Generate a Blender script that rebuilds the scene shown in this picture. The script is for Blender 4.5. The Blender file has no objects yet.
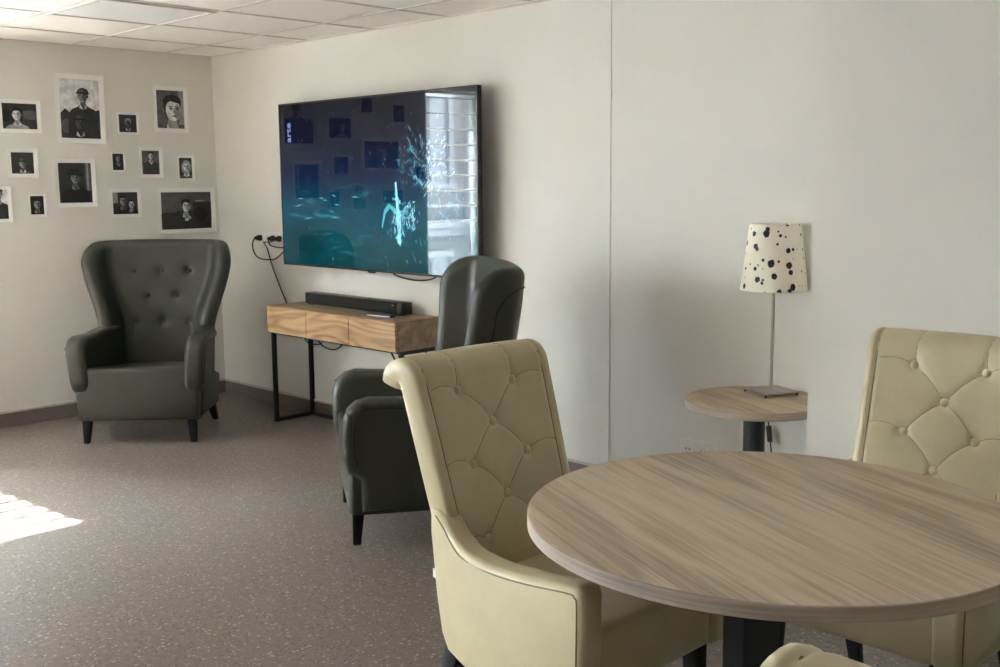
import bpy, bmesh, math, random
from mathutils import Vector, Matrix
PI = math.pi
R = math.radians
sc = bpy.context.scene
C = sc.collection
random.seed(7)

# ------------------------------------------------------------------ materials
def new_mat(name):
    m = bpy.data.materials.new(name); m.use_nodes = True
    nt = m.node_tree; b = nt.nodes['Principled BSDF']
    return m, nt, b
def N(nt, kind, **kw):
    n = nt.nodes.new(kind)
    for k, v in kw.items():
        if k in n.inputs: n.inputs[k].default_value = v
        else: setattr(n, k, v)
    return n
def ramp(nt, fac, stops):
    r = nt.nodes.new('ShaderNodeValToRGB'); e = r.color_ramp.elements
    while len(e) < len(stops): e.new(0.5)
    for i, (p, c) in enumerate(stops):
        e[i].position = p; e[i].color = (c, c, c, 1) if isinstance(c, (int, float)) else (*c, 1)
    nt.links.new(fac, r.inputs[0]); return r.outputs[0]
def coords(nt, scale=(1, 1, 1), rot=(0, 0, 0)):
    t = nt.nodes.new('ShaderNodeTexCoord'); mp = nt.nodes.new('ShaderNodeMapping')
    mp.inputs['Scale'].default_value = scale; mp.inputs['Rotation'].default_value = rot
    nt.links.new(t.outputs['Object'], mp.inputs[0]); return mp.outputs[0]
def noise(nt, vec, scale, detail=4, rough=.55, dist=0):
    n = N(nt, 'ShaderNodeTexNoise', Scale=scale, Detail=detail, Roughness=rough, Distortion=dist)
    nt.links.new(vec, n.inputs['Vector']); return n.outputs['Fac']
def math_(nt, op, a, b=None, clamp=False):
    n = nt.nodes.new('ShaderNodeMath'); n.operation = op; n.use_clamp = clamp
    for i, v in enumerate((a, b)):
        if v is None: continue
        if isinstance(v, (int, float)): n.inputs[i].default_value = v
        else: nt.links.new(v, n.inputs[i])
    return n.outputs[0]
def mixc(nt, fac, a, b, mode='MIX'):
    n = nt.nodes.new('ShaderNodeMix'); n.data_type = 'RGBA'; n.blend_type = mode
    for s, v in ((n.inputs[0], fac), (n.inputs[6], a), (n.inputs[7], b)):
        if isinstance(v, (int, float)): s.default_value = v
        elif isinstance(v, tuple): s.default_value = (*v, 1)
        else: nt.links.new(v, s)
    return n.outputs[2]
def bump(nt, b, h, strength, dist=.01):
    n = N(nt, 'ShaderNodeBump', Strength=strength, Distance=dist)
    nt.links.new(h, n.inputs['Height']); nt.links.new(n.outputs[0], b.inputs['Normal'])
def plain(name, col, rough=.5, metal=0, spec=.5, var=.06, vscale=30, bmp=0, bscale=300):
    m, nt, b = new_mat(name)
    v = coords(nt)
    f = noise(nt, v, vscale, 3)
    lo = tuple(c * (1 - var) for c in col); hi = tuple(min(1, c * (1 + var)) for c in col)
    nt.links.new(ramp(nt, f, [(.3, lo), (.7, hi)]), b.inputs['Base Color'])
    b.inputs['Roughness'].default_value = rough; b.inputs['Metallic'].default_value = metal
    b.inputs['Specular IOR Level'].default_value = spec
    if bmp: bump(nt, b, noise(nt, v, bscale, 2), bmp, .002)
    return m
def leather(name, col, rough):
    m, nt, b = new_mat(name)
    v = coords(nt)
    f = noise(nt, v, 9, 3)
    nt.links.new(ramp(nt, f, [(.3, tuple(c * .93 for c in col)), (.7, tuple(c * 1.05 for c in col))]), b.inputs['Base Color'])
    b.inputs['Roughness'].default_value = rough; b.inputs['Specular IOR Level'].default_value = .45
    vo = N(nt, 'ShaderNodeTexVoronoi', Scale=420); nt.links.new(v, vo.inputs['Vector'])
    h = math_(nt, 'ADD', math_(nt, 'MULTIPLY', vo.outputs['Distance'], .25), noise(nt, v, 18, 4))
    bump(nt, b, h, .12, .004)
    return m
def wood(name, dark, mid, light, grain_axis=0, rings=26, rough=.45, rot=0, fine=1.0, rw=.33):
    m, nt, b = new_mat(name)
    t0 = nt.nodes.new('ShaderNodeTexCoord'); mr = nt.nodes.new('ShaderNodeMapping'); mr.inputs['Rotation'].default_value = (0, 0, rot)
    nt.links.new(t0.outputs['Object'], mr.inputs[0])
    def coords(nt, scale, _):
        mp = nt.nodes.new('ShaderNodeMapping'); mp.inputs['Scale'].default_value = scale
        nt.links.new(mr.outputs[0], mp.inputs[0]); return mp.outputs[0]
    rr = 0
    def sc3(long, cross):
        if grain_axis < 0: return (long, long, cross * .8)
        s = [cross] * 3; s[grain_axis] = long; return tuple(s)
    vA = coords(nt, sc3(.9, 5.0), rr); vB = coords(nt, sc3(2.2, 70), rr); vC = coords(nt, sc3(5, 210), rr)
    base = noise(nt, vA, 1.0, 2, .5, .3)
    ring = math_(nt, 'MULTIPLY', math_(nt, 'ADD', math_(nt, 'SINE', math_(nt, 'MULTIPLY', base, rings * 2.2)), 1), .5)
    f1 = noise(nt, vB, 1.0, 4, .6); f2 = noise(nt, vC, 1.0, 3, .6)
    t = math_(nt, 'ADD', math_(nt, 'MULTIPLY', ring, rw), math_(nt, 'ADD', math_(nt, 'MULTIPLY', f1, .50 * fine), math_(nt, 'MULTIPLY', f2, .32 * fine)))
    col = ramp(nt, t, [(.28, dark), (.5, mid), (.78, light)])
    nt.links.new(col, b.inputs['Base Color']); b.inputs['Roughness'].default_value = rough
    bump(nt, b, t, .05, .002)
    return m
def emis(name, col, s):
    m, nt, b = new_mat(name)
    v = coords(nt); f = noise(nt, v, 40, 2)
    c = ramp(nt, f, [(.3, tuple(x * .75 for x in col)), (.7, col)])
    b.inputs['Base Color'].default_value = (.005, .005, .006, 1)
    nt.links.new(c, b.inputs['Emission Color']); b.inputs['Emission Strength'].default_value = s * .26
    b.inputs['Roughness'].default_value = .06
    return m

M = {}
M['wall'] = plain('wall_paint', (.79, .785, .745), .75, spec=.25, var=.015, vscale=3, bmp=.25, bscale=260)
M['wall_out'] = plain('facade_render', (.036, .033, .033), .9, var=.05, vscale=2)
M['far'] = plain('bounce_cut_paint', (.28, .27, .25), .75, spec=.25, var=.015, vscale=3, bmp=.25, bscale=260)  # invented dark tone for the unseen walls, cuts bounce light in the room
M['ceil'] = plain('ceiling_tile', (.92, .895, .86), .9, spec=.1, var=.03, vscale=140, bmp=.3, bscale=300)
M['tbar'] = plain('grid_bar', (.70, .67, .63), .6, var=.02)
M['panel'] = plain('light_diffuser', (.88, .88, .88), .4, var=.01)
M['white'] = plain('white_plastic', (.86, .855, .83), .4, var=.02)
M['black'] = plain('black_plastic', (.012, .012, .013), .35, var=.1)
M['rubber'] = plain('black_rubber', (.014, .014, .015), .6, var=.1)
M['blackmetal'] = plain('black_powder_coat', (.012, .013, .016), .42, var=.1)
M['column'] = plain('dark_blue_coat', (.016, .02, .027), .38, var=.1)
M['steel'] = plain('brushed_steel', (.48, .45, .41), .32, metal=1, var=.08, vscale=120)
M['chrome'] = plain('glide_metal', (.75, .75, .75), .2, metal=1)
M['leg'] = plain('black_stained_wood', (.008, .008, .009), .5, spec=.25, var=.15)
M['grille'] = plain('speaker_cloth', (.010, .010, .011), .85, var=.4, vscale=500, bmp=.5, bscale=900)
M['green'] = leather('dark_green_leather', (.037, .039, .030), .40)
M['green_pipe'] = plain('dark_piping', (.006, .007, .006), .5)
M['cream'] = leather('cream_leather', (.55, .475, .30), .36)
M['seam'] = plain('cream_stitching', (.22, .18, .10), .6)
M['table'] = wood('grey_oak_laminate', (.135, .090, .053), (.36, .265, .168), (.60, .47, .325), 0, 12, .42, R(24), 1.3, .20)
M['edge'] = wood('grey_oak_edge', (.11, .082, .06), (.26, .205, .16), (.46, .39, .32), -1, 6, .5)
M['oak'] = wood('oak_front', (.21, .115, .05), (.40, .245, .12), (.53, .35, .19), 0, 34, .45)
M['oaktop'] = wood('oak_top', (.17, .105, .06), (.27, .18, .108), (.36, .25, .16), 0, 16, .45)
M['paper'] = plain('photo_paper', (.90, .895, .88), .5, var=.02)
G = []
for i, g in enumerate((.008, .028, .095, .31, .72)):
    G.append(plain('print_grey', (g * .97, g, g * 1.04), .45, var=.3, vscale=22))
M['skirt'] = plain('vinyl_skirting', (.20, .172, .156), .5, var=.25, vscale=160)
M['strip'] = plain('skirting_strip', (.58, .52, .47), .5, var=.05)

def floor_mat():
    m, nt, b = new_mat('speckled_vinyl')
    v = coords(nt)
    big = noise(nt, v, 1.2, 3)
    mid = noise(nt, v, 38, 5, .7)
    c = ramp(nt, mid, [(.3, (.140, .113, .098)), (.55, (.182, .150, .131)), (.75, (.225, .188, .166))])
    for s, thr, col in ((46, .24, (.38, .34, .31)), (60, .22, (.06, .046, .039)), (85, .25, (.33, .29, .265)), (34, .17, (.09, .07, .06))):
        vo = N(nt, 'ShaderNodeTexVoronoi', Scale=s); nt.links.new(v, vo.inputs['Vector'])
        sp = math_(nt, 'MULTIPLY', math_(nt, 'LESS_THAN', vo.outputs['Distance'], thr), .9)
        sel = N(nt, 'ShaderNodeSeparateColor'); nt.links.new(vo.outputs['Color'], sel.inputs[0])
        sp = math_(nt, 'MULTIPLY', sp, math_(nt, 'GREATER_THAN', sel.outputs[0], .45))
        c = mixc(nt, sp, c, col)
    nt.links.new(c, b.inputs['Base Color'])
    b.inputs['Roughness'].default_value = .36; b.inputs['Specular IOR Level'].default_value = .4
    bump(nt, b, noise(nt, v, 90, 3), .08, .002)
    return m
M['floor'] = floor_mat()

def glass_mat():
    m = bpy.data.materials.new('window_glass'); m.use_nodes = True; nt = m.node_tree
    nt.nodes.remove(nt.nodes['Principled BSDF'])
    tr = N(nt, 'ShaderNodeBsdfTransparent'); tr.inputs[0].default_value = (.95, .97, .96, 1)
    gl = N(nt, 'ShaderNodeBsdfGlossy', Roughness=.02)
    v = coords(nt); nz = noise(nt, v, 2, 1)
    fr = N(nt, 'ShaderNodeFresnel', IOR=1.45)
    f = math_(nt, 'MULTIPLY', fr.outputs[0], math_(nt, 'ADD', math_(nt, 'MULTIPLY', nz, .1), .9))
    mx = N(nt, 'ShaderNodeMixShader')
    nt.links.new(f, mx.inputs[0]); nt.links.new(tr.outputs[0], mx.inputs[1]); nt.links.new(gl.outputs[0], mx.inputs[2])
    nt.links.new(mx.outputs[0], nt.nodes['Material Output'].inputs[0]); return m
M['glass'] = glass_mat()

# ------------------------------------------------------------------ mesh helpers
def bm_new(): return bmesh.new()
def box(bm, x0, x1, y0, y1, z0, z1, mi=0, bev=0, seg=3):
    t = bmesh.new()
    vs = [t.verts.new((x, y, z)) for x in (x0, x1) for y in (y0, y1) for z in (z0, z1)]
    for f in ((0, 1, 3, 2), (4, 6, 7, 5), (0, 4, 5, 1), (2, 3, 7, 6), (0, 2, 6, 4), (1, 5, 7, 3)):
        t.faces.new([vs[i] for i in f])
    bmesh.ops.recalc_face_normals(t, faces=t.faces)
    if bev: bmesh.ops.bevel(t, geom=t.edges[:] , offset=bev, segments=seg, profile=.5, affect='EDGES')
    merge(bm, t, mi)
def merge(bm, t, mi=0, mat=None):
    if mat is not None: t.transform(mat)
    mp = {}
    for v in t.verts: mp[v] = bm.verts.new(v.co)
    for f in t.faces:
        try:
            nf = bm.faces.new([mp[v] for v in f.verts]); nf.material_index = mi if mi is not None else f.material_index
        except ValueError: pass
    t.free()
def obj(name, bm, mats, parent=None, smooth=True, angle=40):
    bm.normal_update()
    me = bpy.data.meshes.new(name); bm.to_mesh(me); bm.free()
    for m in (mats if isinstance(mats, (list, tuple)) else [mats]): me.materials.append(m)
    if smooth:
        me.polygons.foreach_set('use_smooth', [True] * len(me.polygons))
        me.set_sharp_from_angle(angle=R(angle))
    o = bpy.data.objects.new(name, me); C.objects.link(o)
    if parent: o.parent = parent
    return o
def tag(o, label, cat, group=None, kind=None):
    o['label'] = label; o['category'] = cat
    if group: o['group'] = group
    if kind: o['kind'] = kind
    return o
def thing(name, label, cat, loc=(0, 0, 0), rz=0, group=None):
    o = bpy.data.objects.new(name, None); C.objects.link(o); o.empty_display_size = .1
    o.location = loc; o.rotation_euler = (0, 0, rz)
    return tag(o, label, cat, group)
def struct(name, bm, mats, parent=None):
    o = obj(name, bm, mats, parent, smooth=False)
    if not parent: o['kind'] = 'structure'
    return o
def copy_tree(o, parent=None):
    c = o.copy(); C.objects.link(c)
    if parent: c.parent = parent
    for ch in list(o.children): copy_tree(ch, c)
    return c
def catmull(pts, n=8):
    P = [Vector(p) for p in pts]
    if len(P) < 3: return P
    out = []
    Q = [P[0] * 2 - P[1]] + P + [P[-1] * 2 - P[-2]]
    for i in range(1, len(Q) - 2):
        a, b, c, d = Q[i - 1:i + 3]
        for k in range(n):
            t = k / n
            out.append(.5 * ((2 * b) + (c - a) * t + (2 * a - 5 * b + 4 * c - d) * t * t + (3 * b - a - 3 * c + d) * t ** 3))
    out.append(P[-1]); return out
def tube(bm, pts, r, seg=8, smooth_n=0, mi=0, closed=False):
    P = catmull(pts, smooth_n) if smooth_n else [Vector(p) for p in pts]
    n = len(P); rings = []
    up = None
    for i in range(n):
        a = P[i - 1] if (i > 0 or closed) else P[i]; b = P[(i + 1) % n] if (i < n - 1 or closed) else P[i]
        t = (b - a).normalized()
        if up is None:
            up = t.cross(Vector((0, 0, 1)))
            if up.length < .1: up = t.cross(Vector((1, 0, 0)))
            up.normalize()
        up = (up - t * up.dot(t)).normalized()
        w = t.cross(up)
        rad = r[i] if isinstance(r, (list, tuple)) else r
        rings.append([bm.verts.new(P[i] + (up * math.cos(2 * PI * k / seg) + w * math.sin(2 * PI * k / seg)) * rad) for k in range(seg)])
    m = n if closed else n - 1
    for i in range(m):
        A, B = rings[i], rings[(i + 1) % n]
        for k in range(seg):
            f = bm.faces.new((A[k], A[(k + 1) % seg], B[(k + 1) % seg], B[k])); f.material_index = mi
    if not closed:
        bm.faces.new(rings[0][::-1]).material_index = mi; bm.faces.new(rings[-1]).material_index = mi
def lathe(bm, prof, seg=64, c=(0, 0), mi=0, cap=True):
    rings = []
    for r, z in prof:
        rings.append([bm.verts.new((c[0] + r * math.cos(2 * PI * k / seg), c[1] + r * math.sin(2 * PI * k / seg), z)) for k in range(seg)])
    for A, B in zip(rings, rings[1:]):
        for k in range(seg):
            bm.faces.new((A[k], A[(k + 1) % seg], B[(k + 1) % seg], B[k])).material_index = mi
    if cap:
        bm.faces.new(rings[0][::-1]).material_index = mi; bm.faces.new(rings[-1]).material_index = mi
def frustum(bm, c0, s0, c1, s1, mi=0, bev=.004):
    """tapered square post from centre c0 (half size s0) to c1 (half size s1)"""
    t = bmesh.new()
    lo = [t.verts.new((c0[0] + sx * s0, c0[1] + sy * s0, c0[2])) for sx, sy in ((-1, -1), (1, -1), (1, 1), (-1, 1))]
    hi = [t.verts.new((c1[0] + sx * s1, c1[1] + sy * s1, c1[2])) for sx, sy in ((-1, -1), (1, -1), (1, 1), (-1, 1))]
    t.faces.new(lo[::-1]); t.faces.new(hi)
    for k in range(4): t.faces.new((lo[k], lo[(k + 1) % 4], hi[(k + 1) % 4], hi[k]))
    if bev: bmesh.ops.bevel(t, geom=t.edges[:], offset=bev, segments=2, profile=.5, affect='EDGES')
    merge(bm, t, mi)
def slab(bm, outline, x0, x1, bev, seg=4, deform=None, mi=0):
    """closed outline of (y, z) extruded from x0 to x1, edges rounded"""
    t = bmesh.new()
    A = [t.verts.new((x0, y, z)) for y, z in outline]; B = [t.verts.new((x1, y, z)) for y, z in outline]
    n = len(outline)
    fa = t.faces.new(A); fb = t.faces.new(B[::-1])
    for k in range(n): t.faces.new((A[k], B[k], B[(k + 1) % n], A[(k + 1) % n]))
    bmesh.ops.recalc_face_normals(t, faces=t.faces)
    ed = [e for e in t.edges if e in fa.edges[:] or e in fb.edges[:]]
    bmesh.ops.bevel(t, geom=ed, offset=bev, segments=seg, profile=.5, affect='EDGES')
    if deform:
        for v in t.verts: v.co = Vector(deform(*v.co))
    merge(bm, t, mi)
def subdiv(poly, step):
    out = []
    for i in range(len(poly)):
        a, c = poly[i], poly[(i + 1) % len(poly)]; n = max(1, int(math.hypot(c[0] - a[0], c[1] - a[1]) / step))
        for k in range(n): out.append((a[0] + (c[0] - a[0]) * k / n, a[1] + (c[1] - a[1]) * k / n))
    return out
def soft_box(bm, x0, x1, y0, y1, z0, z1, r, crown=0, n=10, mi=0, deform=None):
    """upholstered block: rounded box whose top bulges"""
    t = bmesh.new()
    bmesh.ops.create_cube(t, size=2)
    bmesh.ops.subdivide_edges(t, edges=t.edges[:], cuts=n, use_grid_fill=True)
    hx, hy, hz = (x1 - x0) / 2, (y1 - y0) / 2, (z1 - z0) / 2
    cx, cy, cz = (x0 + x1) / 2, (y0 + y1) / 2, (z0 + z1) / 2
    for v in t.verts:
        u = v.co.copy()
        # pull grid lines toward the edges so the rounding is well resolved
        f = lambda a: math.sin(a * PI / 2)
        p = Vector((f(u.x) * hx, f(u.y) * hy, f(u.z) * hz))
        q = Vector((max(-hx + r, min(hx - r, p.x)), max(-hy + r, min(hy - r, p.y)), max(-hz + r, min(hz - r, p.z))))
        d = p - q
        if d.length > 1e-9:
            m = max(abs(d.x), abs(d.y), abs(d.z)); d = d.normalized() * m
            d = d * (r / r)
        p = q + d
        if crown and p.z > 0: p.z += crown * (1 - (p.x / hx) ** 2) * (1 - (p.y / hy) ** 2)
        p += Vector((cx, cy, cz))
        if deform: p = Vector(deform(*p))
        v.co = p
    merge(bm, t, mi)
def shell(bm, P, us, vs, th, disp=None, rim=5, mi=0, rs=1.0, sq=1.0):
    """padded panel around the mid surface P(u, v); disp(u, v) pushes the front face in"""
    e = 1e-3
    nu, nv = len(us), len(vs)
    mid = [[None] * nv for _ in us]; nor = [[None] * nv for _ in us]
    for i, u in enumerate(us):
        for j, v in enumerate(vs):
            p = P(u, v); mid[i][j] = p
            du = P(min(u + e, us[-1]), v) - P(max(u - e, us[0]), v); dv = P(u, min(v + e, vs[-1])) - P(u, max(v - e, vs[0]))
            n = du.cross(dv); nor[i][j] = n.normalized() if n.length > 1e-12 else Vector((0, -1, 0))
    front = [[bm.verts.new(mid[i][j] + nor[i][j] * (th / 2 - (disp(us[i], vs[j]) if disp else 0))) for j in range(nv)] for i in range(nu)]
    back = [[bm.verts.new(mid[i][j] - nor[i][j] * th / 2) for j in range(nv)] for i in range(nu)]
    F = []
    for i in range(nu - 1):
        for j in range(nv - 1):
            F.append(bm.faces.new((front[i][j], front[i + 1][j], front[i + 1][j + 1], front[i][j + 1])))
            F.append(bm.faces.new((back[i][j], back[i][j + 1], back[i + 1][j + 1], back[i + 1][j])))
    loop = [(i, 0) for i in range(nu)] + [(nu - 1, j) for j in range(1, nv)] + [(i, nv - 1) for i in range(nu - 2, -1, -1)] + [(0, j) for j in range(nv - 2, 0, -1)]
    L = len(loop); rings = []
    for k, (i, j) in enumerate(loop):
        a = mid[loop[k - 1][0]][loop[k - 1][1]]; b = mid[loop[(k + 1) % L][0]][loop[(k + 1) % L][1]]
        t = (b - a).normalized(); o = t.cross(nor[i][j]).normalized()
        ring = [front[i][j]]
        for s in range(1, rim):
            ph = PI * s / rim
            cn, sn = math.cos(ph), math.sin(ph); cn = math.copysign(abs(cn) ** sq, cn); sn = rs * sn ** sq
            ring.append(bm.verts.new(mid[i][j] + (nor[i][j] * cn + o * sn) * th / 2))
        ring.append(back[i][j]); rings.append(ring)
    for k in range(L):
        A, B = rings[k], rings[(k + 1) % L]
        for s in range(rim): F.append(bm.faces.new((A[s], A[s + 1], B[s + 1], B[s])))
    for f in F: f.material_index = mi
    return mid, nor
def lin(a, b, n): return [a + (b - a) * i / (n - 1) for i in range(n)]
def clamp(x, a, b): return max(a, min(b, x))
def sstep(a, b, x):
    t = clamp((x - a) / (b - a), 0, 1); return t * t * (3 - 2 * t)
def dome(bm, p, n, r, h, seg=14, mi=0):
    n = Vector(n).normalized(); a = n.orthogonal().normalized(); b = n.cross(a)
    rings = []
    for k in range(5):
        ph = k / 4 * PI / 2 * .92
        rings.append([bm.verts.new(Vector(p) + (a * math.cos(2 * PI * s / seg) + b * math.sin(2 * PI * s / seg)) * r * math.cos(ph) + n * h * math.sin(ph)) for s in range(seg)])
    base = [bm.verts.new(Vector(p) + (a * math.cos(2 * PI * s / seg) + b * math.sin(2 * PI * s / seg)) * r * .9 - n * .004) for s in range(seg)]
    rings.insert(0, base)
    for A, B in zip(rings, rings[1:]):
        for s in range(seg): bm.faces.new((A[s], A[(s + 1) % seg], B[(s + 1) % seg], B[s])).material_index = mi
    bm.faces.new(rings[-1]).material_index = mi; bm.faces.new(base[::-1]).material_index = mi

# ------------------------------------------------------------------ the room
H = 2.238                      # ceiling height
XR, YB = 8.4, -8.3             # right wall, wall behind the camera
ALC = .004                     # depth of the alcove
X1, X2, PY = 3.367, 4.586, -.40
b = bm_new(); box(b, -.3, XR + .2, YB - .2, .4, -.12, 0); struct('floor', b, M['floor'])
b = bm_new(); box(b, -.3, XR + .2, YB - .2, .4, H, H + .12); struct('ceiling', b, M['ceil'])
W1Y0, W1Y1, W2Y0, W2Y1, SILL, HEAD = -2.10, -2.85, -4.8, -7.7, .5, 2.17
b = bm_new()
for y0, y1, z0, z1 in ((W1Y0, .3, 0, H), (W1Y1, W1Y0, 0, SILL), (W1Y1, W1Y0, HEAD, H), (W2Y0, W1Y1, 0, H), (W2Y1, W2Y0, 0, SILL), (W2Y1, W2Y0, HEAD, H), (YB - .2, W2Y1, 0, H)):
    box(b, -.30, 0, y0, y1, z0, z1)
struct('wall_left', b, M['wall'])
b = bm_new(); box(b, 0, X1, 0, .3, 0, H); struct('wall_front', b, M['wall'])
b = bm_new(); box(b, X1, X2, ALC, .3, 0, H); struct('wall_alcove', b, M['wall'])
b = bm_new(); box(b, X2, XR, PY, .3, 0, H); struct('wall_pier', b, M['wall'])
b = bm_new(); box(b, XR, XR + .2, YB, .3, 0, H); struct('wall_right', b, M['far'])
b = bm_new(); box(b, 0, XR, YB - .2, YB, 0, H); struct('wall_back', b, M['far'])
# skirting: vinyl coved up the wall and a pale strip on top
b = bm_new(); box(b, 0, .006, YB, 0, 0, .082, bev=.002); struct('baseboard_left', b, M['skirt'])
b = bm_new(); box(b, .006, X1, -.006, 0, 0, .082, bev=.002); struct('baseboard_front', b, M['skirt'])
b = bm_new(); box(b, X1 + .006, X2 - .006, ALC - .006, ALC, 0, .082, bev=.002); struct('baseboard_alcove', b, M['skirt'])
b = bm_new(); box(b, X2, XR, PY - .006, PY, 0, .082, bev=.002); struct('baseboard_pier', b, M['skirt'])
b = bm_new(); box(b, 0, .011, YB, 0, .082, .096, bev=.003); struct('trim_1', b, M['strip'])
b = bm_new(); box(b, .011, X1, -.011, 0, .082, .096, bev=.003); struct('trim_2', b, M['strip'])
b = bm_new(); box(b, X2, XR, PY - .011, PY, .082, .096, bev=.003); struct('trim_3', b, M['strip'])
# suspended ceiling grid, 600 mm module
b = bm_new()
GX0, GY0, TW = .505, -.339, .011
x = GX0
while x < XR:
    box(b, x - TW, x + TW, YB, PY if x > X2 else 0, H - .004, H + .001); x += .602
y = GY0
while y > YB:
    box(b, 0, XR, y - TW, y + TW, H - .0042, H + .001); y -= .602
box(b, 0, .02, YB, 0, H - .005, H + .001); box(b, 0, X1, -.02, 0, H - .005, H + .001)
struct('trim_4', b, M['tbar'])
# flat light panel in one ceiling bay
def light_panel(ix, iy, label):
    x0 = GX0 + .602 * ix; y0 = GY0 - .602 * iy
    t = thing('ceiling_light', label, 'ceiling light', (x0 + .301, y0 - .301, H - .012))
    b = bm_new()
    for a in ((-.29, .29, -.29, -.272), (-.29, .29, .272, .29), (-.29, -.272, -.272, .272), (.272, .29, -.272, .272)): box(b, a[0], a[1], a[2], a[3], 0, .012)
    obj('light_frame', b, M['tbar'], t, False)
    b = bm_new(); box(b, -.272, .272, -.272, .272, .004, .012); obj('diffuser', b, M['panel'], t, False)
light_panel(1, 1, 'flat square white light panel set in the ceiling grid, switched off')

# windows in the left wall with slatted blinds, street building beyond
def window(n, y0, y1):
    fr = thing('window_%d' % n, 'tall window in left wall with horizontal slats', 'window'); fr['kind'] = 'structure'
    del fr['label'], fr['category']
    b = bm_new(); w = .05
    box(b, -.2, -.14, y0, y1, SILL, SILL + w); box(b, -.2, -.14, y0, y1, HEAD - w, HEAD)
    for yy in (y0, y1 - w): box(b, -.2, -.14, yy, yy + w, SILL + w, HEAD - w)
    obj('window_frame', b, M['white'], fr, False)
    b = bm_new(); box(b, -.172, -.168, y0 + w, y1 - w, SILL + w, HEAD - w); obj('window_pane', b, M['glass'], fr, False)
    b = bm_new(); box(b, -.3, .05, y0, y1, SILL - .03, SILL + .0, bev=.006); obj('window_sill', b, M['white'], fr, False)
    if n > 1: return
    b = bm_new()
    z = HEAD - .09
    while z > 1.02:
        t = bmesh.new(); bmesh.ops.create_cube(t, size=1)
        t.transform(Matrix.Translation((-.07, (y0 + y1) / 2, z)) @ Matrix.Rotation(R(12), 4, 'Y') @ Matrix.Diagonal((.066, abs(y1 - y0) - .03, .003, 1)))
        merge(b, t); z -= .123
    for yy in (y0 + .3, y1 - .3): box(b, -.071, -.069, yy, yy + .002, 1.0, HEAD)
    box(b, -.10, -.04, y0 + .01, y1 - .01, HEAD - .03, HEAD)
    o = obj('window_blind', b, M['white'], fr, False)
window(1, W1Y1, W1Y0); window(2, W2Y1, W2Y0)
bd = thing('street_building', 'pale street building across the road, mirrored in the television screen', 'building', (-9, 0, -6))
b = bm_new(); box(b, -6, 0, -14, 12, 0, 13.4); obj('facade', b, M['wall_out'], bd, False)  # upper height is invented, keeps sky light out of the first window
b = bm_new(); box(b, -6, 0, -40, -14, 0, 8.4); obj('added_low_block', b, M['wall_out'], bd, False)  # unseen block added low so sky light reaches the second window
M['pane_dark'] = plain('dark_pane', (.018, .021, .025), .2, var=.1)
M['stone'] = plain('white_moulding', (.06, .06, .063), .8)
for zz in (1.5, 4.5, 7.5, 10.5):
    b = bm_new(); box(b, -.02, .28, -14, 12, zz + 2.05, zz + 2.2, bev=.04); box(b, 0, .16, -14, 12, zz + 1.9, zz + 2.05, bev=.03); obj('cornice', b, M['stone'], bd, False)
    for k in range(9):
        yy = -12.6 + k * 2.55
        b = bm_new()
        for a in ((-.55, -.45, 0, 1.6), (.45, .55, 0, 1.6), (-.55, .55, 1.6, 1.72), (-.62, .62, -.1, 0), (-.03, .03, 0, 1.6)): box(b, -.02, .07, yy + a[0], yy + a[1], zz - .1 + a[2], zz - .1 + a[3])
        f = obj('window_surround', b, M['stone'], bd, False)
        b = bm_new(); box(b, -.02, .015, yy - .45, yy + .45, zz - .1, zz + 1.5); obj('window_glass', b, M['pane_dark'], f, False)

# ------------------------------------------------------------------ photographs on the left wall
def clip_poly(poly):
    for ax, lim, sg in ((0, 0, 1), (0, 1, -1), (1, 0, 1), (1, 1, -1)):
        out = []
        for i in range(len(poly)):
            a, b_ = poly[i - 1], poly[i]
            ia = sg * (a[ax] - lim) >= 0; ib = sg * (b_[ax] - lim) >= 0
            if ia != ib:
                t = (lim - a[ax]) / (b_[ax] - a[ax]); out.append((a[0] + (b_[0] - a[0]) * t, a[1] + (b_[1] - a[1]) * t))
            if ib: out.append(b_)
        poly = out
        if not poly: return []
    return poly
def ell(cx, cy, rx, ry, rot=0, n=22, a0=0, a1=2 * PI):
    o = []
    for k in range(n):
        a = a0 + (a1 - a0) * k / (n if abs(a1 - a0 - 2 * PI) < 1e-6 else n - 1)
        px, py = rx * math.cos(a), ry * math.sin(a)
        o.append((cx + px * math.cos(rot) - py * math.sin(rot), cy + px * math.sin(rot) + py * math.cos(rot)))
    return o
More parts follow.
